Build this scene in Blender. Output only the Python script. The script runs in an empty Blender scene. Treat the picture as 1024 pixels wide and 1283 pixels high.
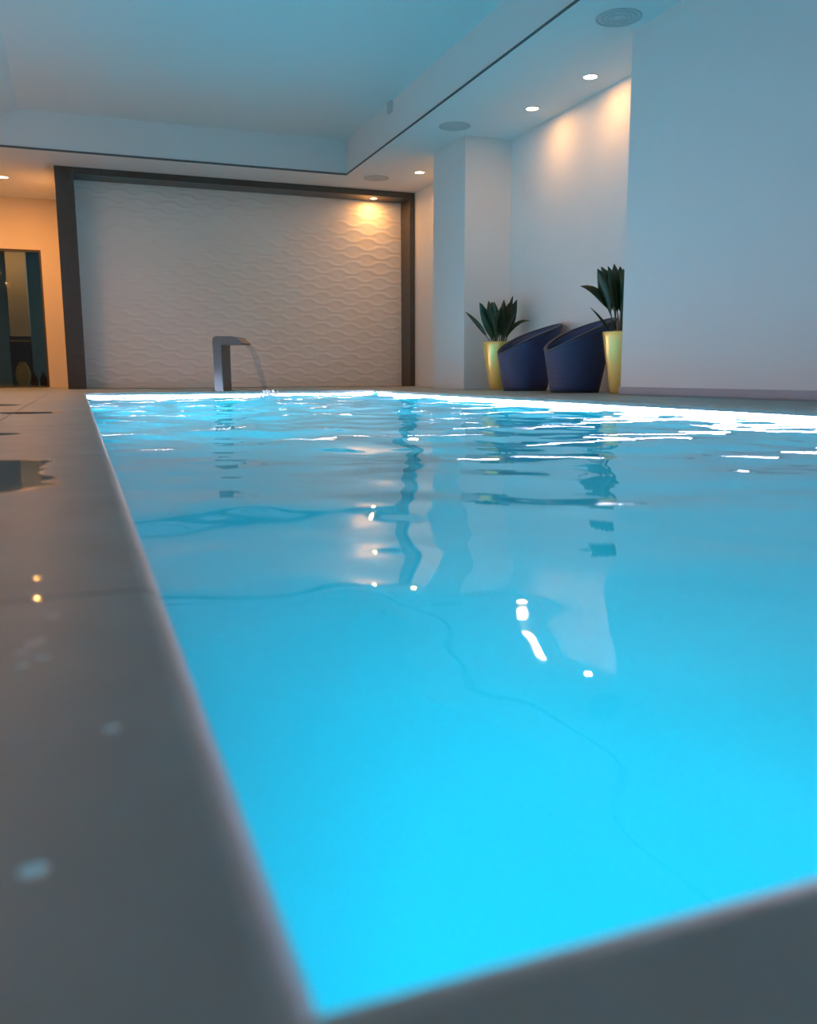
import bpy, bmesh, math, random
import numpy as np
from mathutils import Vector, Matrix
random.seed(7)
scene = bpy.context.scene
COL = scene.collection

# ------------------------------------------------------------------ camera
cam_data = bpy.data.cameras.new('camera')
cam = bpy.data.objects.new('camera', cam_data); COL.objects.link(cam)
fw = Vector((0.35215942, 0.92237223, -0.15878667))
rt = Vector((0.93400882, -0.35723127, -0.00365396))
up = rt.cross(fw)
m = Matrix((rt, up, -fw)).transposed().to_4x4()
m.translation = Vector((-0.0514, -0.1991, 0.16))
cam.matrix_world = m
cam_data.sensor_fit = 'HORIZONTAL'; cam_data.sensor_width = 36.0
cam_data.lens = 1067.0 / 1024.0 * 36.0
cam_data.clip_start = 0.01; cam_data.clip_end = 100
cam_data.dof.use_dof = True; cam_data.dof.focus_distance = 6.0
cam_data.dof.aperture_fstop = 6.0
scene.camera = cam

# ------------------------------------------------------------------ view, world
scene.view_settings.view_transform = 'Standard'
scene.view_settings.look = 'None'
scene.view_settings.exposure = 0.06
scene.view_settings.gamma = 1.0
scene.view_settings.use_curve_mapping = False
scene.cycles.use_denoising = True
scene.cycles.max_bounces = 14
scene.cycles.diffuse_bounces = 6
scene.cycles.glossy_bounces = 6
scene.cycles.transmission_bounces = 10
scene.cycles.sample_clamp_indirect = 4.0
scene.cycles.caustics_reflective = False
scene.cycles.caustics_refractive = True
scene.cycles.blur_glossy = 0.3
world = bpy.data.worlds.new('world'); scene.world = world
world.use_nodes = True
world.node_tree.nodes['Background'].inputs[0].default_value = (0.02, 0.03, 0.04, 1)
world.node_tree.nodes['Background'].inputs[1].default_value = 1.0

# ------------------------------------------------------------------ main dimensions (metres)
W, L = 3.02, 8.88            # pool opening
C = 2.679                    # soffit height
R, N = 3.95, 4.503           # faces of the wall piers and of the niche wall
BF, BP, B2 = 11.44, 11.80, 13.64   # frame front, wave panel, back wall of the alcove
XL, YB = -2.4, -3.0          # left wall, wall behind the camera
WZ = -0.060                  # water level

# ------------------------------------------------------------------ lights
def area(name, loc, direction, sx, sy, power, color):
    d = bpy.data.lights.new(name, 'AREA'); d.shape = 'RECTANGLE'; d.size = sx; d.size_y = sy
    d.energy = power; d.color = color
    o = bpy.data.objects.new(name, d); COL.objects.link(o); o.location = loc
    o.rotation_euler = Vector(direction).to_track_quat('-Z', 'Y').to_euler()
    return o
POOL_COLOR = (0.01, 0.76, 1.0)
POOL_POWER = 12.0
for y, k in ((5.0, 3.0), (7.2, 8.5)):                       # lamps in the left pool wall, under water
    area('pool_lamp', (-0.02, y, -0.45), (1, 0, -0.15), 0.22, 0.22, POOL_POWER * k, POOL_COLOR)
near_lamp = area('pool_lamp', (0.62, -0.02, -0.30), (0.12, 1, -0.62), 0.22, 0.22, POOL_POWER * 1.9, POOL_COLOR)   # in the near pool wall
near_lamp.data.spread = math.radians(105)
WARM = (1.0, 0.43, 0.10)
SPOT_POWER = 4.6

# ------------------------------------------------------------------ materials
def mat(name):
    m = bpy.data.materials.new(name); m.use_nodes = True
    nt = m.node_tree; b = nt.nodes['Principled BSDF']
    return m, nt, b
def simple(name, color, rough=0.5, metal=0.0, spec=0.5, noise=0.0, nscale=8.0, bump=0.0, bscale=200.0, coat=0.0):
    m, nt, b = mat(name)
    b.inputs['Base Color'].default_value = (*color, 1); b.inputs['Roughness'].default_value = rough
    b.inputs['Metallic'].default_value = metal; b.inputs['Specular IOR Level'].default_value = spec
    b.inputs['Coat Weight'].default_value = coat
    tc = nt.nodes.new('ShaderNodeTexCoord')
    if noise:
        n = nt.nodes.new('ShaderNodeTexNoise'); n.inputs['Scale'].default_value = nscale; n.inputs['Detail'].default_value = 4
        nt.links.new(tc.outputs['Object'], n.inputs['Vector'])
        mx = nt.nodes.new('ShaderNodeMix'); mx.data_type = 'RGBA'
        mx.inputs['A'].default_value = (*[c * (1 - noise) for c in color], 1)
        mx.inputs['B'].default_value = (*[min(1, c * (1 + noise)) for c in color], 1)
        nt.links.new(n.outputs['Fac'], mx.inputs['Factor']); nt.links.new(mx.outputs['Result'], b.inputs['Base Color'])
    if bump:
        n2 = nt.nodes.new('ShaderNodeTexNoise'); n2.inputs['Scale'].default_value = bscale
        nt.links.new(tc.outputs['Object'], n2.inputs['Vector'])
        bp = nt.nodes.new('ShaderNodeBump'); bp.inputs['Strength'].default_value = bump; bp.inputs['Distance'].default_value = 0.01
        nt.links.new(n2.outputs['Fac'], bp.inputs['Height']); nt.links.new(bp.outputs['Normal'], b.inputs['Normal'])
    return m
def emit(name, color, strength):
    m, nt, b = mat(name); nt.nodes.remove(b)
    e = nt.nodes.new('ShaderNodeEmission'); e.inputs[0].default_value = (*color, 1); e.inputs[1].default_value = strength
    nt.links.new(e.outputs[0], nt.nodes['Material Output'].inputs[0])
    return m

M = {}
M['paint'] = simple('white_paint', (0.80, 0.80, 0.80), 0.55, spec=0.3, noise=0.02, nscale=3)
M['ceiling'] = simple('ceiling_paint', (0.78, 0.78, 0.78), 0.7, spec=0.2)
M['warm_paint'] = simple('warm_paint', (0.72, 0.64, 0.52), 0.6, spec=0.2)
M['wave'] = simple('wave_panel_white', (0.86, 0.81, 0.76), 0.42, spec=0.4)
M['frame'] = simple('dark_oak', (0.062, 0.053, 0.046), 0.35, noise=0.25, nscale=14)
M['trim'] = simple('shadow_gap', (0.10, 0.115, 0.125), 0.6)  # dark grey stands in for the shade inside the ceiling groove
M['skirt'] = simple('grey_skirting', (0.40, 0.40, 0.46), 0.5)
M['grout'] = simple('grout', (0.16, 0.155, 0.15), 0.8)
M['dark_room'] = simple('dark_grey_paint', (0.30, 0.36, 0.36), 0.6)
M['black'] = simple('black_lacquer', (0.012, 0.012, 0.012), 0.3)
M['steel'] = simple('brushed_steel', (0.17, 0.185, 0.195), 0.3, metal=1.0)
M['gold'] = simple('gold_glaze', (1.0, 0.63, 0.17), 0.25, metal=0.35, coat=0.4, noise=0.06, nscale=9)
M['soil'] = simple('potting_soil', (0.03, 0.02, 0.014), 0.95, bump=0.8, bscale=60)
M['leaf'] = simple('dark_leaf', (0.016, 0.045, 0.020), 0.38, noise=0.35, nscale=25)
M['cushion'] = simple('navy_cushion', (0.024, 0.032, 0.075), 0.8, bump=0.2, bscale=400)
M['piping'] = simple('rim_braid', (0.035, 0.04, 0.06), 0.5)
M['ring'] = simple('white_ring', (0.75, 0.75, 0.75), 0.4)
M['vent'] = simple('grey_grille', (0.55, 0.57, 0.58), 0.6)
M['amber'] = simple('red_brown_glass', (0.16, 0.028, 0.012), 0.15)
M['foam'] = simple('foam_white', (0.85, 0.88, 0.9), 0.5)
M['led_far'] = emit('led_warm_pink', (1.0, 0.68, 0.60), 95.0)
M['led_right'] = emit('led_lavender_white', (0.80, 0.70, 0.95), 115.0)
M['led_left'] = emit('led_pink_white', (0.86, 0.76, 1.0), 82.0)
M['lens'] = emit('lamp_lens', (1.0, 0.72, 0.45), 30.0)
M['lens_dim'] = emit('lamp_lens_dim', (1.0, 0.62, 0.40), 3.0)
M['liner'] = simple('pool_liner', (0.04, 0.68, 0.80), 0.5, noise=0.04, nscale=2.5)

# woven rattan
m_, nt, b = mat('navy_weave'); M['weave'] = m_
b.inputs['Base Color'].default_value = (0.030, 0.045, 0.125, 1); b.inputs['Roughness'].default_value = 0.45
tc = nt.nodes.new('ShaderNodeTexCoord'); mp = nt.nodes.new('ShaderNodeMapping')
wv = nt.nodes.new('ShaderNodeTexWave'); wv.bands_direction = 'Z'; wv.inputs['Scale'].default_value = 26; wv.inputs['Distortion'].default_value = 1.5
bp = nt.nodes.new('ShaderNodeBump'); bp.inputs['Strength'].default_value = 0.5; bp.inputs['Distance'].default_value = 0.004
nt.links.new(tc.outputs['Object'], mp.inputs[0]); nt.links.new(mp.outputs[0], wv.inputs[0])
nt.links.new(wv.outputs['Fac'], bp.inputs['Height']); nt.links.new(bp.outputs[0], b.inputs['Normal'])

# wet stone: smooth film of water in puddles, damp stone between
m_, nt, b = mat('wet_stone'); M['stone'] = m_
geo = nt.nodes.new('ShaderNodeNewGeometry')
n1 = nt.nodes.new('ShaderNodeTexNoise'); n1.inputs['Scale'].default_value = 1.3; n1.inputs['Detail'].default_value = 3
n2 = nt.nodes.new('ShaderNodeTexNoise'); n2.inputs['Scale'].default_value = 9.0; n2.inputs['Detail'].default_value = 6
n3 = nt.nodes.new('ShaderNodeTexNoise'); n3.inputs['Scale'].default_value = 55.0; n3.inputs['Detail'].default_value = 3
for n in (n1, n2, n3): nt.links.new(geo.outputs['Position'], n.inputs['Vector'])
cr = nt.nodes.new('ShaderNodeValToRGB'); cr.color_ramp.elements[0].position = 0.2; cr.color_ramp.elements[1].position = 0.8
cr.color_ramp.elements[0].color = (0.265, 0.295, 0.29, 1); cr.color_ramp.elements[1].color = (0.365, 0.40, 0.39, 1)
nt.links.new(n2.outputs['Fac'], cr.inputs[0]); nt.links.new(cr.outputs[0], b.inputs['Base Color'])
def mth(op, x, y=None):
    n = nt.nodes.new('ShaderNodeMath'); n.operation = op
    for i_, q_ in enumerate((x, y)):
        if q_ is None: continue
        if isinstance(q_, (int, float)): n.inputs[i_].default_value = q_
        else: nt.links.new(q_, n.inputs[i_])
    return n.outputs[0]
n4 = nt.nodes.new('ShaderNodeTexNoise'); n4.inputs['Scale'].default_value = 5.0; n4.inputs['Detail'].default_value = 3
nt.links.new(geo.outputs['Position'], n4.inputs['Vector'])
dist = None
# puddles left on the deck: centre and half-size
for cx_, cy_, rx_, ry_ in ((-0.27, 1.34, 0.18, 0.32), (-0.27, 3.97, 0.13, 0.12), (-0.30, 2.45, 0.10, 0.07), (-0.62, 5.2, 0.25, 0.18)):
    vm = nt.nodes.new('ShaderNodeVectorMath'); vm.operation = 'SUBTRACT'; vm.inputs[1].default_value = (cx_, cy_, 0)
    vd = nt.nodes.new('ShaderNodeVectorMath'); vd.operation = 'MULTIPLY'; vd.inputs[1].default_value = (1/rx_, 1/ry_, 0)
    vl = nt.nodes.new('ShaderNodeVectorMath'); vl.operation = 'LENGTH'
    nt.links.new(geo.outputs['Position'], vm.inputs[0]); nt.links.new(vm.outputs[0], vd.inputs[0]); nt.links.new(vd.outputs[0], vl.inputs[0])
    dist = vl.outputs['Value'] if dist is None else mth('MINIMUM', dist, vl.outputs['Value'])
edge = mth('ADD', dist, mth('MULTIPLY', mth('SUBTRACT', n4.outputs['Fac'], 0.5), 0.9))
wet = nt.nodes.new('ShaderNodeMapRange'); wet.inputs['From Min'].default_value = 0.93; wet.inputs['From Max'].default_value = 1.03
nt.links.new(edge, wet.inputs['Value'])                       # 0 in a puddle, 1 on damp stone
rg = mth('ADD', 0.03, mth('MULTIPLY', wet.outputs[0], mth('ADD', 0.30, mth('MULTIPLY', n1.outputs['Fac'], 0.16))))
nt.links.new(rg, b.inputs['Roughness'])
b2 = nt.nodes.new('ShaderNodeBump'); b2.inputs['Distance'].default_value = 0.002
nt.links.new(mth('ADD', 0.006, mth('MULTIPLY', wet.outputs[0], 0.12)), b2.inputs['Strength'])
nt.links.new(n3.outputs['Fac'], b2.inputs['Height']); nt.links.new(b2.outputs[0], b.inputs['Normal'])

def glass(name, color, rough=0.0, ior=1.33):
    m, nt, b = mat(name); nt.nodes.remove(b)
    g = nt.nodes.new('ShaderNodeBsdfGlass'); g.inputs['Color'].default_value = (*color, 1)
    g.inputs['Roughness'].default_value = rough; g.inputs['IOR'].default_value = ior
    nt.links.new(g.outputs[0], nt.nodes['Material Output'].inputs[0]); return m
M['water'] = glass('water', (1, 1, 1), 0.02)
# thin clear film: mostly see-through with a mirror-like skin
def film(name, tint, refl):
    m, nt, b = mat(name); nt.nodes.remove(b)
    t = nt.nodes.new('ShaderNodeBsdfTransparent'); t.inputs[0].default_value = (*tint, 1)
    g = nt.nodes.new('ShaderNodeBsdfGlossy'); g.inputs['Roughness'].default_value = 0.03
    f = nt.nodes.new('ShaderNodeFresnel'); f.inputs[0].default_value = refl
    mx = nt.nodes.new('ShaderNodeMixShader')
    nt.links.new(f.outputs[0], mx.inputs[0]); nt.links.new(t.outputs[0], mx.inputs[1]); nt.links.new(g.outputs[0], mx.inputs[2])
    nt.links.new(mx.outputs[0], nt.nodes['Material Output'].inputs[0]); return m
M['pane'] = film('smoked_glass', (0.62, 0.68, 0.68), 1.5)
M['drop'] = film('water_drop', (0.95, 0.95, 0.95), 1.33)
M['sheet'] = film('falling_water', (0.88, 0.93, 0.96), 1.33)

# ------------------------------------------------------------------ mesh helpers
def link(name, me, material=None, parent=None, loc=None, smooth=False):
    o = bpy.data.objects.new(name, me); COL.objects.link(o)
    if material is not None: me.materials.append(material)
    if parent is not None: o.parent = parent
    if loc is not None: o.location = loc
    if smooth:
        me.polygons.foreach_set('use_smooth', [True] * len(me.polygons))
    me.update()
    return o
def from_bm(name, bm, material=None, parent=None, loc=None, smooth=False):
    me = bpy.data.meshes.new(name); bmesh.ops.recalc_face_normals(bm, faces=bm.faces[:]); bm.to_mesh(me); bm.free()
    return link(name, me, material, parent, loc, smooth)
def bm_box(bm, x0, x1, y0, y1, z0, z1):
    v = [bm.verts.new(p) for p in ((x0,y0,z0),(x1,y0,z0),(x1,y1,z0),(x0,y1,z0),(x0,y0,z1),(x1,y0,z1),(x1,y1,z1),(x0,y1,z1))]
    for f in ((0,3,2,1),(4,5,6,7),(0,1,5,4),(1,2,6,5),(2,3,7,6),(3,0,4,7)): bm.faces.new([v[i] for i in f])
    return v
def box(name, x0, x1, y0, y1, z0, z1, material, parent=None, bevel=0.0):
    bm = bmesh.new(); bm_box(bm, x0, x1, y0, y1, z0, z1)
    if bevel: bmesh.ops.bevel(bm, geom=bm.edges[:], offset=bevel, segments=2, affect='EDGES', profile=0.5)
    return from_bm(name, bm, material, parent)
def prism(name, pts, axis, a0, a1, material, parent=None):
    """polygon pts in the two other axes, extruded along axis from a0 to a1"""
    bm = bmesh.new()
    def P(p, a): return (a, p[0], p[1]) if axis == 'x' else ((p[0], a, p[1]) if axis == 'y' else (p[0], p[1], a))
    A = [bm.verts.new(P(p, a0)) for p in pts]; B = [bm.verts.new(P(p, a1)) for p in pts]
    n = len(pts); bm.faces.new(A); bm.faces.new(B[::-1])
    for i in range(n): bm.faces.new((A[i], A[(i+1) % n], B[(i+1) % n], B[i]))
    return from_bm(name, bm, material, parent)
def lathe_bm(bm, prof, seg=40, x=0, y=0, z=0, cap=False):
    rings = []
    for r, h in prof:
        rings.append([bm.verts.new((x + r*math.cos(2*math.pi*i/seg), y + r*math.sin(2*math.pi*i/seg), z + h)) for i in range(seg)])
    for a, c in zip(rings, rings[1:]):
        for i in range(seg): bm.faces.new((a[i], a[(i+1) % seg], c[(i+1) % seg], c[i]))
    if cap:
        bm.faces.new(rings[0][::-1]); bm.faces.new(rings[-1])
def lathe(name, prof, material, parent=None, loc=None, seg=40, cap=False, smooth=True):
    bm = bmesh.new(); lathe_bm(bm, prof, seg, cap=cap)
    o = from_bm(name, bm, material, parent, loc, smooth)
    return o
def empty(name, loc=(0, 0, 0), rz=0.0):
    o = bpy.data.objects.new(name, None); COL.objects.link(o); o.location = loc; o.rotation_euler = (0, 0, rz)
    o.empty_display_size = 0.1
    return o
def tag(o, label, cat, group=None):
    o['label'] = label; o['category'] = cat
    if group: o['group'] = group
    return o
def struct(o): o['kind'] = 'structure'; return o

# ------------------------------------------------------------------ walls
struct(box('wall_left', XL - 0.2, XL, YB - 0.2, B2 + 0.2, -0.05, 3.4, M['paint']))
struct(box('wall_front', XL, 4.9, YB - 0.2, YB, -0.05, 3.4, M['paint']))
struct(box('wall_right', R, 4.9, YB, 5.566, -0.05, C + 0.3, M['paint']))            # big pier right of the niche
struct(box('wall_niche', N, 4.9, 5.566, B2 + 0.2, -0.05, C + 0.3, M['paint']))
struct(box('column', R, N, 8.541, 9.424, -0.05, C + 0.02, M['paint']))
# wall of the alcove with the opening of the glass door
DX0, DX1, DZ = -1.95, -0.46, 1.965
bm = bmesh.new()
bm_box(bm, XL, DX0, B2, B2 + 0.2, -0.05, 3.0); bm_box(bm, DX1, -0.10, B2, B2 + 0.2, -0.05, 3.0); bm_box(bm, DX0, DX1, B2, B2 + 0.2, DZ, 3.0)
struct(from_bm('wall_alcove', bm, M['warm_paint']))
struct(box('wall_alcove_side', -0.183 + 0.004, -0.05, BF + 0.05, B2, -0.05, C + 0.02, M['paint']))
# skirting along the right pier
struct(box('baseboard_right', R - 0.014, R, YB, 5.566, 0.0, 0.062, M['skirt']))

# ------------------------------------------------------------------ ceiling with a tray
GX, GY = 3.298, 10.75
TZ = 3.10
bm = bmesh.new()
bm_box(bm, GX, 4.9, YB, B2 + 0.2, C, 3.3)                       # right soffit
bm_box(bm, XL - 0.2, GX, GY, B2 + 0.2, C, 3.3)                  # soffit before the wave panel
bm_box(bm, XL - 0.2, GX, YB - 0.2, -1.5, C, 3.3)                # soffit behind the camera
bm_box(bm, XL - 0.2, GX, -1.5, GY, TZ, 3.3)                     # raised field
for p in (((XL - 0.2, C), (-1.30, C), (-0.50, TZ), (XL - 0.2, TZ)),):   # splayed left side
    A = [bm.verts.new((a, -1.5, c)) for a, c in p]; B = [bm.verts.new((a, GY, c)) for a, c in p]
    bm.faces.new(A); bm.faces.new(B[::-1])
    for i in range(4): bm.faces.new((A[i], A[(i+1) % 4], B[(i+1) % 4], B[i]))
struct(from_bm('ceiling', bm, M['ceiling']))
struct(box('groove_shade_1', GX - 0.012, GX, -1.5, GY, C + 0.001, C + 0.017, M['trim']))  # solid strips coloured as the shade of the groove round the tray
struct(box('groove_shade_2', -1.28, GX, GY - 0.012, GY, C + 0.001, C + 0.022, M['trim']))

# ------------------------------------------------------------------ feature wall: dark frame and wave panel
fr = struct(empty('trim_3', (2.1, BF, 0)))
def fpart(name, *a):
    o = box(name, *a, M['frame'], None, 0.004); o.parent = fr; o.matrix_parent_inverse = Matrix.Translation((-2.1, -BF, 0)); return o
fpart('jamb', -0.183, 0.035, BF, BP + 0.03, 0.0, C)
fpart('jamb', 4.428, N, BF, BP + 0.03, 0.0, C)
fpart('lintel', 0.036, 4.427, BF, BP + 0.03, 2.60, C)
X0, X1, Z0, Z1 = 0.036, 4.427, 0.0, 2.60
nu, nv = 230, 250
u = np.linspace(X0, X1, nu); v = np.linspace(Z0, Z1, nv)
U, V = np.meshgrid(u, v)
P, LAM = 0.108, 0.42
ph = V / P + 0.42 * np.sin(2*np.pi*U/LAM + 0.6*np.sin(V*2.1)) * np.cos(np.pi * V / P) + 0.10*np.sin(2*np.pi*U/1.37 + V*3)
saw = ph - np.floor(ph)
hgt = 0.0062 * (0.5 + 0.5*np.cos(2*np.pi*(saw**0.75))) 
co = np.stack([U, BP - hgt, V], -1).reshape(-1, 3)
def grid_faces(nv, nu, flip=False):
    i = np.arange((nv-1)*(nu-1)); r_, c_ = i // (nu-1), i % (nu-1)
    a = r_*nu + c_
    f = np.stack([a, a+1, a+nu+1, a+nu], 1)
    return f[:, ::-1] if flip else f
me = bpy.data.meshes.new('wall_back')
me.from_pydata(co.tolist(), [], grid_faces(nv, nu).tolist())
struct(link('wall_back', me, M['wave'], smooth=True))
struct(box('wall_back_core', -0.05, N, BP + 0.035, B2 - 0.1, -0.05, C + 0.02, M['dark_room']))

# ------------------------------------------------------------------ room behind the glass door
bm = bmesh.new()
bm_box(bm, -3.2, -3.0, B2 + 0.2, 17.2, -0.1, 2.6); bm_box(bm, 0.6, 0.8, B2 + 0.2, 17.2, -0.1, 2.6)
bm_box(bm, -3.2, 0.8, 17.0, 17.2, -0.1, 2.6); bm_box(bm, -3.2, 0.8, B2 + 0.2, 17.2, 2.35, 2.6)
struct(from_bm('wall_lobby', bm, M['dark_room']))
struct(box('floor_lobby', -3.0, 0.6, B2 + 0.0, 17.0, -0.06, 0.0, M['dark_room']))
struct(box('column', -1.06, -0.76, 15.5, 15.8, 0.0, 2.349, M['warm_paint']))
# door leaf and frame
d = struct(empty('door_1', (-1.2, B2, 0)))
def dpart(name, x0, x1, y0, y1, z0, z1, mt, bev=0.003):
    o = box(name, x0, x1, y0, y1, z0, z1, mt, None, bev); o.parent = d; o.matrix_parent_inverse = Matrix.Translation((1.2, -B2, 0)); return o
for x0, x1, z0, z1 in ((DX0, DX0 + 0.03, 0, DZ), (DX1 - 0.03, DX1, 0, DZ), (DX0 + 0.03, DX1 - 0.03, DZ - 0.03, DZ), (DX0 + 0.03, DX1 - 0.03, 0.0, 0.02)):
    dpart('door_frame', x0, x1, B2 + 0.02, B2 + 0.07, z0, z1, M['frame'])
dpart('pane', DX0 + 0.03, DX1 - 0.03, B2 + 0.04, B2 + 0.046, 0.02, DZ - 0.03, M['pane'], 0)
lamp_dim = None

# ------------------------------------------------------------------ deck: grout bed, coping slabs, tiles
bm = bmesh.new()
T = -0.008
def bed(x0, x1, y0, y1): bm_box(bm, x0, x1, y0, y1, -0.05, T)
bed(XL, -0.052, YB, B2); bed(-0.052, 4.9, L + 0.052, B2); bed(W + 0.052, 4.9, YB, L + 0.052); bed(-0.052, W + 0.052, YB, -0.052)
floor = struct(from_bm('floor', bm, M['grout']))

CW = 0.33                                           # coping width
prof = [(0.052, T), (0.052, -0.034), (0.022, -0.034)]
r_ = 0.016
for k in range(9):                                  # rounded nose
    a = -math.pi/2 + math.pi * k / 8
    prof.append((r_ * 1.1 * (1 - math.cos(a)), -0.017 + 0.017 * math.sin(a)))
prof += [(0.10, 0.0), (CW, 0.0), (CW, T)]
coping = struct(empty('trim_4', (0, 0, 0)))
def run(p0, p1, inward_left, cuts, name='coping_slab'):
    """slabs along p0->p1 (pool edge); outward = away from the pool; mitred at both ends"""
    p0, p1 = Vector(p0), Vector(p1); t = (p1 - p0).normalized(); Ln = (p1 - p0).length
    out = Vector((-t.y, t.x, 0)) if inward_left else Vector((t.y, -t.x, 0))
    s = [0.0] + cuts + [Ln]
    for i in range(len(s) - 1):
        a, b_ = s[i] + (0.0015 if i else 0), s[i+1] - (0.0015 if i < len(s) - 2 else 0)
        bm = bmesh.new(); n = len(prof); secs = []
        for h in range(9):                          # short segments along the slab
            sec = []
            for w, z in prof:
                a_ = a - (w if i == 0 else 0); e_ = b_ + (w if i == len(s) - 2 else 0)
                q_ = p0 + t * (a_ + (e_ - a_) * h / 8) + out * w
                sec.append(bm.verts.new((q_.x, q_.y, z)))
            secs.append(sec)
        for cap in (secs[0], secs[-1][::-1]): bm.faces.new([bm.verts.new(q_.co) for q_ in cap])   # end caps keep their own corners
        for A, B in zip(secs, secs[1:]):
            for k in range(n):
                f = bm.faces.new((A[k], A[(k+1) % n], B[(k+1) % n], B[k]))
                f.smooth = 3 <= k <= 10
        bmesh.ops.recalc_face_normals(bm, faces=bm.faces[:])
        mid_ = Vector((0, 0, -0.01)) + (p0 + t * (a + b_) / 2 + out * 0.2)
        for f in bm.faces:
            if len(f.verts) > 4 and f.normal.dot(f.calc_center_median() - mid_) < 0: f.normal_flip()
        me = bpy.data.meshes.new(name); bm.to_mesh(me); bm.free()
        o = link(name, me, M['stone'], coping)
cl = [0.46 + 1.2 * k for k in range(8) if 0.46 + 1.2*k < L - 0.3]
run((0, 0, 0), (0, L, 0), True, cl)
run((W, 0, 0), (W, L, 0), False, cl)
run((0, L, 0), (W, L, 0), True, [1.0, 2.0])
run((0, 0, 0), (W, 0, 0), False, [1.0, 2.0])
tile_mesh = bpy.data.meshes.new('tile')
bm = bmesh.new(); bm_box(bm, 0, 1, 0, 1, 0, 1); bmesh.ops.recalc_face_normals(bm, faces=bm.faces[:]); bm.to_mesh(tile_mesh); bm.free()
tile_mesh.materials.append(M['stone'])
def tiles(x0, x1, y0, y1, sx=0.6, sy=0.6, parent=None):
    nx = max(1, round((x1 - x0) / sx)); ny = max(1, round((y1 - y0) / sy)); g = 0.0015
    dx, dy = (x1 - x0) / nx, (y1 - y0) / ny
    for i in range(nx):
        for j in range(ny):
            o = bpy.data.objects.new('tile', tile_mesh); COL.objects.link(o); o.parent = floor
            o.location = (x0 + i*dx + g, y0 + j*dy + g, T); o.scale = (dx - 2*g, dy - 2*g, -T)
e = CW + 0.003
tiles(XL, -e, -0.3, BF); tiles(XL, -0.185, BF, B2)
tiles(-e, R, L + e, BF); tiles(W + e, R, -0.3, L + e)
tiles(R, N, 5.57, 8.54); tiles(R, N, 9.425, BF)

# ------------------------------------------------------------------ pool basin, light strips, water
OV = 0.036                                           # the coping overhangs the basin wall
px0, px1, py0, py1, pd = -OV, W + OV, -OV, L + OV, -1.35
bm = bmesh.new()
v = bm_box(bm, px0, px1, py0, py1, pd, -0.034)
top = [f for f in bm.faces if all(abs(q.co.z + 0.034) < 1e-6 for q in f.verts)]
bmesh.ops.delete(bm, geom=top, context='FACES')
ed = [e_ for e_ in bm.edges if not all(abs(q.co.z + 0.034) < 1e-6 for q in e_.verts) and all(abs(q.co.z - pd) < 1e-6 for q in e_.verts)]
bmesh.ops.bevel(bm, geom=ed, offset=0.55, segments=10, affect='EDGES', profile=0.5)
me = bpy.data.meshes.new('wall_pool'); bmesh.ops.recalc_face_normals(bm, faces=bm.faces[:])
bmesh.ops.reverse_faces(bm, faces=bm.faces[:]); bm.to_mesh(me); bm.free()
struct(link('wall_pool', me, M['liner'], smooth=True))
def led(name, x0, x1, y0, y1, mt, label, zb=-0.062):
    o = box(name, x0, x1, y0, y1, zb, -0.0355, mt); tag(o, label, 'light strip'); return o
q = OV - 0.001; h_ = OV - 0.007
led('light_strip', W + h_, W + q, 0.02, L - 0.02, M['led_right'], 'thin lavender-white light strip under the coping of the long side by the chairs')
led('light_strip', 0.02, W - 0.02, L + h_, L + q, M['led_far'], 'thin pinkish light strip under the coping below the wave panel')
led('light_strip', -q, -h_, 0.02, L - 0.02, M['led_left'], 'thin light strip tucked under the coping of the long side along the wet deck', -0.046)

gx, gy = 280, 900
xs = np.linspace(px0 + 0.002, px1 - 0.002, gx); ys = np.linspace(py0 + 0.002, py1 - 0.002, gy)
X, Y = np.meshgrid(xs, ys)
rng = np.random.default_rng(3)
Z = np.zeros_like(X); SX = np.zeros_like(X); SY = np.zeros_like(X)
comps = []
for k in range(60):
    lam = 0.075 * (0.95/0.075) ** rng.random()
    th = rng.normal(math.pi/2, 0.75)
    kx, ky = 2*math.pi/lam*math.cos(th), 2*math.pi/lam*math.sin(th)
    f0 = rng.random()*6.283; amp = lam ** 1.25
    comps.append((kx, ky, f0, amp))
for kx, ky, f0, amp in comps:
    a = kx*X + ky*Y + f0
    Z += amp*np.sin(a); SX += amp*kx*np.cos(a); SY += amp*ky*np.cos(a)
rms = math.sqrt((SX**2 + SY**2).mean())
t_ = np.clip((Y - 0.4) / 6.0, 0, 1)
slope = math.radians(1.4) + math.radians(3.4) * t_
Z = Z * np.tan(slope) / rms
rr_ = np.hypot(X - 1.70, Y - 8.62)                       # rings from the falling water
Z += 0.0020 * np.sin(2*np.pi*rr_/0.16) * np.exp(-rr_/1.1)
co = np.stack([X, Y, WZ - 0.001 + Z], -1).reshape(-1, 3)
me = bpy.data.meshes.new('pool_water'); me.from_pydata(co.tolist(), [], grid_faces(gy, gx).tolist())
struct(link('pool_water', me, M['water'], smooth=True))

# ------------------------------------------------------------------ downlights
def downlight(x, y, z, label, power=SPOT_POWER, lens='lens', group='recessed downlights', r=0.056, color=WARM):
    t = tag(empty('downlight', (x, y, z)), label, 'ceiling lamp', group)
    lathe('ring', [(r + 0.014, 0.0), (r + 0.014, -0.004), (r + 0.004, -0.006), (r, -0.002), (r, 0.0)], M['ring'], t, seg=28)
    lathe('lens', [(0.001, -0.0015), (r * 0.6, -0.0025), (r - 0.001, -0.001)], M[lens], t, seg=28)
    d = bpy.data.lights.new('downlight_beam', 'AREA'); d.shape = 'DISK'; d.size = 1.6 * r; d.energy = power; d.color = color
    o = bpy.data.objects.new('downlight_beam', d); COL.objects.link(o); o.parent = t; o.location = (0, 0, -0.008)
    return t
downlight(4.199, 6.524, C, 'recessed downlight in the soffit nearest the big right-hand wall, first of three above the niche')
downlight(4.166, 7.479, C, 'recessed downlight in the soffit above the niche, second of three from the big wall')
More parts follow.
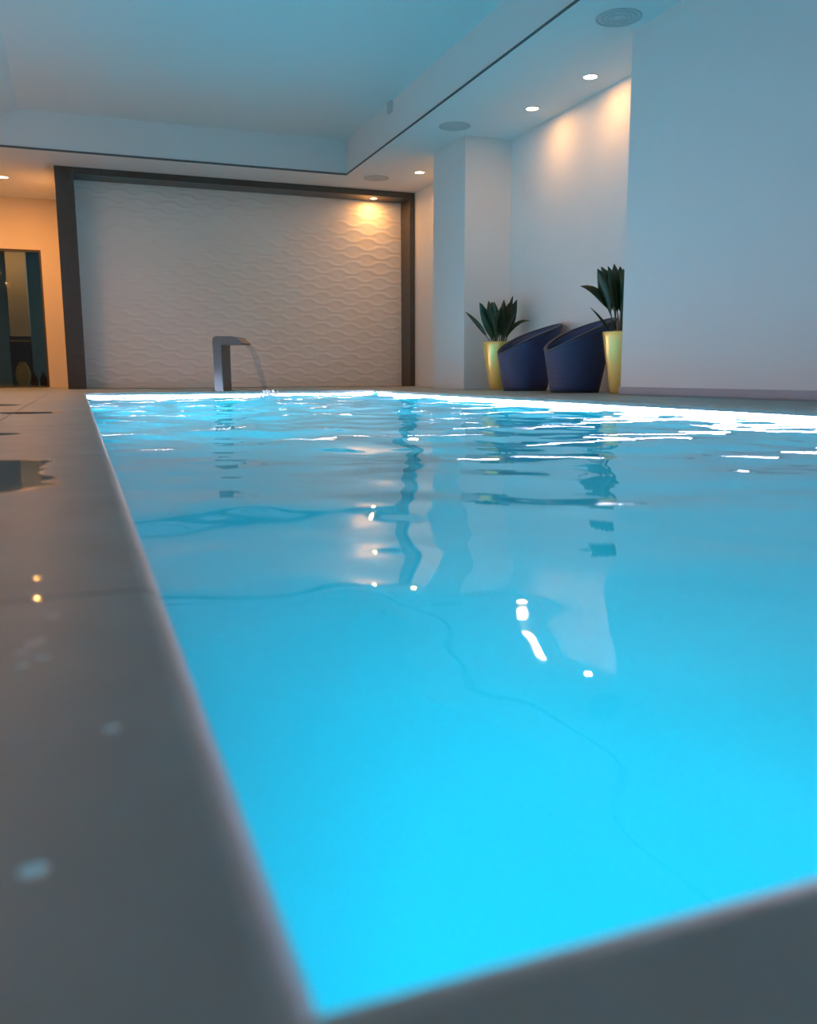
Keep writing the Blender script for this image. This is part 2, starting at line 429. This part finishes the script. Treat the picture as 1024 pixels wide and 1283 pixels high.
downlight(4.114, 10.272, C, 'recessed downlight in the soffit between the column and the dark frame', power=8)
downlight(3.95, 11.60, 2.60, 'small downlight under the dark lintel shining down the wave panel', power=5, r=0.042)
downlight(-0.802, 12.338, C, 'recessed downlight over the orange-lit alcove with the glass door', power=34, color=(1.0, 0.38, 0.08))
for y, wh, pw in ((1.2, 'nearest the viewer', 6), (3.8, 'second from the viewer', 6), (6.4, 'third from the viewer', 9), (9.0, 'last before the alcove', 30)):  # out-of-frame row, added to warm the deck and the wave panel
    downlight(-1.75, y, C, 'unseen downlight added for warm fill in the soffit over the wet deck, ' + wh, power=pw)
downlight(-0.965, 14.95, 2.35, 'dim little lamp on the ceiling behind the glass door', power=9, lens='lens_dim', r=0.035)

downlight(0.05, 15.4, 2.35, 'small cool fill lamp added out of view in the room behind the glass door', power=9, lens='lens_dim', r=0.035, color=(0.65, 0.95, 1.0))  # added unseen to lift the dark room behind the door
def vent(x, y, label):
    t = tag(empty('ceiling_speaker', (x, y, C)), label, 'speaker', 'round ceiling grilles')
    lathe('rim', [(0.165, 0.0), (0.165, -0.005), (0.150, -0.006), (0.148, 0.0)], M['vent'], t, seg=36)
    lathe('grille', [(0.001, -0.002), (0.147, -0.002)], M['vent'], t, seg=36)
    for k, r in enumerate((0.04, 0.075, 0.11)):
        lathe('grille_ring', [(r, -0.0022), (r, -0.0045), (r + 0.018, -0.0045), (r + 0.018, -0.0022)], M['vent'], t, seg=36)
vent(3.709, 5.40, 'round flat grille in the soffit beside the top corner of the big right-hand wall')
vent(3.706, 8.27, 'round flat grille in the soffit just in front of the column')
vent(3.698, 10.75, 'round flat grille in the soffit just above the dark lintel')
s = tag(empty('wall_sensor', (GX, 9.06, 3.035)), 'small grey box on the upright side of the ceiling tray', 'sensor')
box('housing', -0.03, 0.0, -0.06, 0.06, -0.055, 0.055, M['vent'], s, 0.006)
box('cover', -0.035, -0.0305, -0.045, 0.045, -0.04, 0.04, M['vent'], s, 0.002)

# ------------------------------------------------------------------ waterfall spout
sp = tag(empty('waterfall_spout', (1.37, 9.02, 0.0), math.radians(55)), 'brushed steel pool waterfall spout with a flat head at the far pool edge', 'fountain')
# local frame: flow runs along -Y, plate width along X
hw = 0.105
box('base_plate', -hw - 0.03, hw + 0.03, -0.07, 0.07, 0.0, 0.008, M['steel'], sp, 0.002)
pr = [(0.05, 0.0), (0.05, 0.53), (0.035, 0.560), (0.0, 0.568), (-0.25, 0.566), (-0.36, 0.495), (-0.34, 0.478), (-0.10, 0.470), (-0.055, 0.440), (-0.05, 0.40), (-0.05, 0.0)]
ri = [(p[0], p[1]) for p in pr]
bm = bmesh.new()
A = [bm.verts.new((-hw, a, z)) for a, z in ri[:1] + [(0.05, 0.44)] + [(-0.05, 0.44)] + ri[10:]]
B = [bm.verts.new((hw, a, z)) for a, z in ri[:1] + [(0.05, 0.44)] + [(-0.05, 0.44)] + ri[10:]]
A_, B_ = A, B
bm.faces.new(A_); bm.faces.new(B_[::-1])
for i in range(4): bm.faces.new((A_[i], A_[(i+1) % 4], B_[(i+1) % 4], B_[i]))
bmesh.ops.bevel(bm, geom=bm.edges[:], offset=0.006, segments=2, affect='EDGES')
from_bm('riser', bm, M['steel'], sp)
hd = [(0.05, 0.44), (0.05, 0.535), (0.035, 0.560), (0.0, 0.566), (-0.16, 0.563), (-0.215, 0.552), (-0.285, 0.492), (-0.272, 0.478), (-0.05, 0.478), (-0.05, 0.44)]
bm = bmesh.new(); A = [bm.verts.new((-hw, a, z)) for a, z in hd]; B = [bm.verts.new((hw, a, z)) for a, z in hd]
n = len(hd); bm.faces.new(A); bm.faces.new(B[::-1])
for i in range(n): bm.faces.new((A[i], A[(i+1) % n], B[(i+1) % n], B[i]))
from_bm('head', bm, M['steel'], sp)
# falling sheet
nz, nx = 24, 12; bm = bmesh.new(); grid = []
for layer in (0, 1):
    g = []
    for j in range(nz + 1):
        f = j / nz; z = 0.486 - (0.486 + 0.058) * f * f; y = -0.27 - 0.22 * f - layer * (0.006 - 0.003*f)
        w = (hw - 0.012) * (1 - 0.28 * f)
        g.append([bm.verts.new((w * (2*i/nx - 1), y + 0.004*math.sin(5.1*i + 2*f*6), z)) for i in range(nx + 1)])
    grid.append(g)
for layer, g in enumerate(grid):
    for j in range(nz):
        for i in range(nx): bm.faces.new((g[j][i], g[j][i+1], g[j+1][i+1], g[j+1][i]))
o = from_bm('water_sheet', bm, M['sheet'], sp, smooth=True); o['label'] = 'clear sheet of falling water'
bm = bmesh.new()
for k in range(140):
    a = random.random()*6.283; q = random.random()**0.7
    r0 = random.uniform(0.005, 0.014)
    bmesh.ops.create_icosphere(bm, subdivisions=1, radius=r0, matrix=Matrix.Translation((0.13*q*math.cos(a), -0.52 + 0.09*q*math.sin(a), -0.062 + random.random()**3*0.07)))
o = from_bm('splash', bm, M['foam'], sp, smooth=True); o['kind'] = 'stuff'; o['label'] = 'white splash where the water lands'

# ------------------------------------------------------------------ tub chairs
def chair(label, loc, rz):
    t = tag(empty('tub_chair', loc, rz), label, 'chair', 'dark woven tub chairs in the niche')
    seg, nt_ = 56, 14
    def zr(a): return 0.365 + 0.285 * (0.5 - 0.5*math.cos(a)) ** 0.85        # a = 0 at the front (local +X)
    def rad(z): return 0.215 + 0.10 * min(1, z / 0.62) ** 0.9
    bm = bmesh.new(); outer = []; inner = []
    for j in range(nt_ + 1):
        f = j / nt_; o_ = []
        for i in range(seg):
            a = 2*math.pi*i/seg; z = 0.02 + (zr(a) - 0.02) * f; r = rad(z); back = max(0, -math.cos(a)) * 0.05 * (z / 0.65) ** 2
            o_.append(bm.verts.new(((r)*math.cos(a) - back, r*math.sin(a), z)))
        outer.append(o_)
    for j in range(8 + 1):
        f = j / 8; o_ = []
        for i in range(seg):
            a = 2*math.pi*i/seg; z = zr(a) - (zr(a) - 0.22) * f; r = rad(z) - 0.03; back = max(0, -math.cos(a)) * 0.05 * (z / 0.65) ** 2
            o_.append(bm.verts.new((r*math.cos(a) - back, r*math.sin(a), z)))
        inner.append(o_)
    allr = outer + inner
    for a_, b_ in zip(allr, allr[1:]):
        for i in range(seg): bm.faces.new((a_[i], a_[(i+1) % seg], b_[(i+1) % seg], b_[i]))
    bm.faces.new(outer[0][::-1]); bm.faces.new(inner[-1])
    from_bm('shell', bm, M['weave'], t, smooth=True)
    bm = bmesh.new(); rings = []                                             # braided rim
    for i in range(seg):
        a = 2*math.pi*i/seg; z = zr(a); r = rad(z) - 0.015; back = max(0, -math.cos(a)) * 0.05 * (z / 0.65) ** 2
        ring = []
        for k in range(8):
            b_ = 2*math.pi*k/8
            ring.append(bm.verts.new(((r + 0.019*math.cos(b_))*math.cos(a) - back, (r + 0.019*math.cos(b_))*math.sin(a), z + 0.013*math.sin(b_))))
        rings.append(ring)
    for i in range(seg):
        for k in range(8): bm.faces.new((rings[i][k], rings[(i+1) % seg][k], rings[(i+1) % seg][(k+1) % 8], rings[i][(k+1) % 8]))
    from_bm('rim', bm, M['piping'], t, smooth=True)
    lathe('seat_cushion', [(0.001, 0.22), (0.19, 0.221), (0.215, 0.235), (0.222, 0.26), (0.212, 0.285), (0.18, 0.297), (0.001, 0.303)], M['cushion'], t)
    lathe('base_ring', [(0.205, 0.0), (0.215, 0.0), (0.215, 0.022), (0.195, 0.022), (0.195, 0.0), (0.205, 0.0)], M['piping'], t)
    return t
chair('dark navy woven tub chair beside the potted plant at the column', (4.11, 7.42, 0.0), math.radians(172))
chair('dark navy woven tub chair partly behind the gold pot at the big wall', (4.11, 6.50, 0.0), math.radians(172))

# ------------------------------------------------------------------ potted plants
def leaf_mesh(bm, base, az, tilt, length, width, droop, petiole):
    """a petiole and a lance-shaped folded blade that arches over"""
    p = Vector(base); d0 = tilt; pts = []; n = 11
    tot = petiole + length
    for k in range(n + 1):
        f = k / n; ang = d0 + droop * f * f
        pts.append((p.copy(), ang, f))
        p = p + Vector((math.sin(ang)*math.cos(az), math.sin(ang)*math.sin(az), math.cos(ang))) * (tot / n)
    side = Vector((-math.sin(az), math.cos(az), 0)); tw = random.uniform(-1.2, 1.2)
    if abs(math.sin(az + math.radians(30))) < 0.5: tw = math.copysign(random.uniform(0.8, 1.25), tw)
    rows = []
    fp = petiole / tot
    for q, ang, f in pts:
        if f < fp: w = 0.004
        else:
            g = (f - fp) / (1 - fp); w = max(0.0015, width * (math.sin(math.pi * min(1, g**0.8)) ** 0.85) * 0.5 + 0.003*(1-g))
        nrm = Vector((-math.cos(ang)*math.cos(az), -math.cos(ang)*math.sin(az), math.sin(ang)))
        side_, nrm = side*math.cos(tw) + nrm*math.sin(tw), nrm*math.cos(tw) - side*math.sin(tw)
        rows.append([bm.verts.new(q - side_*w + nrm*w*0.35), bm.verts.new(q), bm.verts.new(q + side_*w + nrm*w*0.35)])
    for a, b_ in zip(rows, rows[1:]):
        for i in range(2): bm.faces.new((a[i], a[i+1], b_[i+1], b_[i]))
RV = math.radians(-30)
def planter(label, loc, leaves):
    t = tag(empty('potted_plant', loc), label, 'plant', 'plants in gold pots in the niche')
    lathe('pot', [(0.001, 0.0), (0.095, 0.0), (0.103, 0.01), (0.125, 0.15), (0.152, 0.32), (0.172, 0.46), (0.178, 0.50), (0.176, 0.508), (0.160, 0.508), (0.156, 0.495), (0.150, 0.44)], M['gold'], t, seg=48)
    lathe('soil', [(0.001, 0.465), (0.08, 0.463), (0.154, 0.455)], M['soil'], t)
    for az, tilt, ln, wd, dr, pet, r in leaves:
        if math.cos(az) > 0.2 and abs(az - RV) > 1e-6 or math.sin(az) > 0.5: tilt, dr = tilt * 0.4, dr * 0.3   # leaves next to the wall stay upright
        bm = bmesh.new(); leaf_mesh(bm, (r*math.cos(az), r*math.sin(az), 0.46), az, tilt, ln, wd, dr, pet)
        me_o = from_bm('leaf', bm, M['leaf'], t, smooth=True)
        sm = me_o.modifiers.new('thick', 'SOLIDIFY'); sm.thickness = 0.002
    return t
rng2 = random.Random(11)
lv = []
for k in range(24):
    az = k * 2.399 + rng2.uniform(-.3, .3); q = rng2.random()
    lv.append((az, 0.08 + 0.62*(k/24) + rng2.uniform(0, .08), rng2.uniform(0.27, 0.38), rng2.uniform(0.085, 0.12), rng2.uniform(0.0, 0.5), rng2.uniform(0.10, 0.20) * (1.0 - 0.3*(k/24)), rng2.uniform(0.02, 0.09)))
lv.append((RV, 0.40, 0.28, 0.05, 1.5, 0.14, 0.04)); lv.append((RV + math.pi, 0.62, 0.34, 0.055, 0.25, 0.14, 0.06))
planter('bushy green plant in a tapered gold pot standing in front of the column', (4.18, 8.14, 0.0), lv)
rng2 = random.Random(5)
lv = []
for k in range(11):
    az = k * 2.399 + 1.0; lv.append((az, 0.06 + rng2.uniform(0, .28), rng2.uniform(0.28, 0.36), rng2.uniform(0.10, 0.13), rng2.uniform(0, 0.3), rng2.uniform(0.18, 0.24), rng2.uniform(0.02, 0.08)))
lv.append((RV + math.pi, 0.62, 0.24, 0.025, 0.2, 0.08, 0.08)); lv.append((RV + math.pi, 0.30, 0.30, 0.09, 1.2, 0.26, 0.05)); lv.append((RV + math.pi, 0.10, 0.36, 0.12, 0.5, 0.24, 0.06)); lv.append((RV + math.pi + 0.2, 0.18, 0.34, 0.13, 0.35, 0.24, 0.08)); lv.append((RV + math.pi - 0.2, 0.06, 0.38, 0.12, 0.3, 0.22, 0.07))
planter('tall green plant in a gold pot half hidden by the big wall', (4.20, 5.90, 0.0), lv)

# ------------------------------------------------------------------ things behind the glass door
cb = tag(empty('cabinet', (-0.90, 15.28, 0)), 'narrow black cabinet in front of the beige column behind the glass', 'cabinet')
box('body', -0.16, 0.16, -0.15, 0.15, 0.0, 0.80, M['black'], cb, 0.004)
box('door', -0.15, 0.15, -0.170, -0.151, 0.03, 0.70, M['black'], cb, 0.003)
h = box('top_edge', -0.16, 0.16, -0.160, -0.1505, 0.72, 0.735, M['gold'], cb, 0.001); h['label'] = 'thin gold line along the top'
t = tag(empty('vase', (-0.86, 14.55, 0)), 'round green-gold vase on the floor behind the glass', 'vase')
lathe('body', [(0.001, 0.0), (0.06, 0.0), (0.10, 0.10), (0.115, 0.20), (0.09, 0.31), (0.06, 0.35), (0.055, 0.36)], M['gold'], t)
lathe('neck', [(0.055, 0.361), (0.06, 0.385), (0.052, 0.385), (0.048, 0.361)], M['gold'], t)
for x, lab in ((-0.69, 'red-brown bottle behind the glass, the one nearer the black cabinet'), (-0.56, 'red-brown bottle behind the glass, the one nearer the door frame')):
    t = tag(empty('bottle', (x, 14.2, 0)), lab, 'bottle', 'bottles behind the glass door')
    lathe('body', [(0.001, 0.0), (0.045, 0.0), (0.052, 0.01), (0.052, 0.13), (0.02, 0.18)], M['amber'], t, seg=24)
    lathe('neck', [(0.0195, 0.1805), (0.018, 0.22), (0.001, 0.222)], M['black'], t, seg=20)

# ------------------------------------------------------------------ drops of water on the near coping
bm = bmesh.new(); dr = random.Random(4)
for x, y, r in ((-0.090, 0.463, 0.0030), (-0.077, 0.405, 0.0026), (-0.087, 0.345, 0.0030), (-0.092, 0.330, 0.0026), (-0.082, 0.352, 0.0022), (-0.080, 0.315, 0.0026), (-0.090, 0.305, 0.0022), (-0.047, 0.196, 0.0024), (-0.092, 0.53, 0.0022), (-0.075, 0.085, 0.0030)):
    r *= 1.6
    lathe_bm(bm, [(r, 0.0002), (r * 0.95, r * 0.012), (r * 0.7, r * 0.022), (r * 0.35, r * 0.028), (r * 0.02, r * 0.030)], 16, x, y, 0.0)
o = from_bm('water_drops', bm, M['drop'], smooth=True); o['kind'] = 'stuff'; o['label'] = 'small water drops on the wet stone edge'; o['category'] = 'water drops'
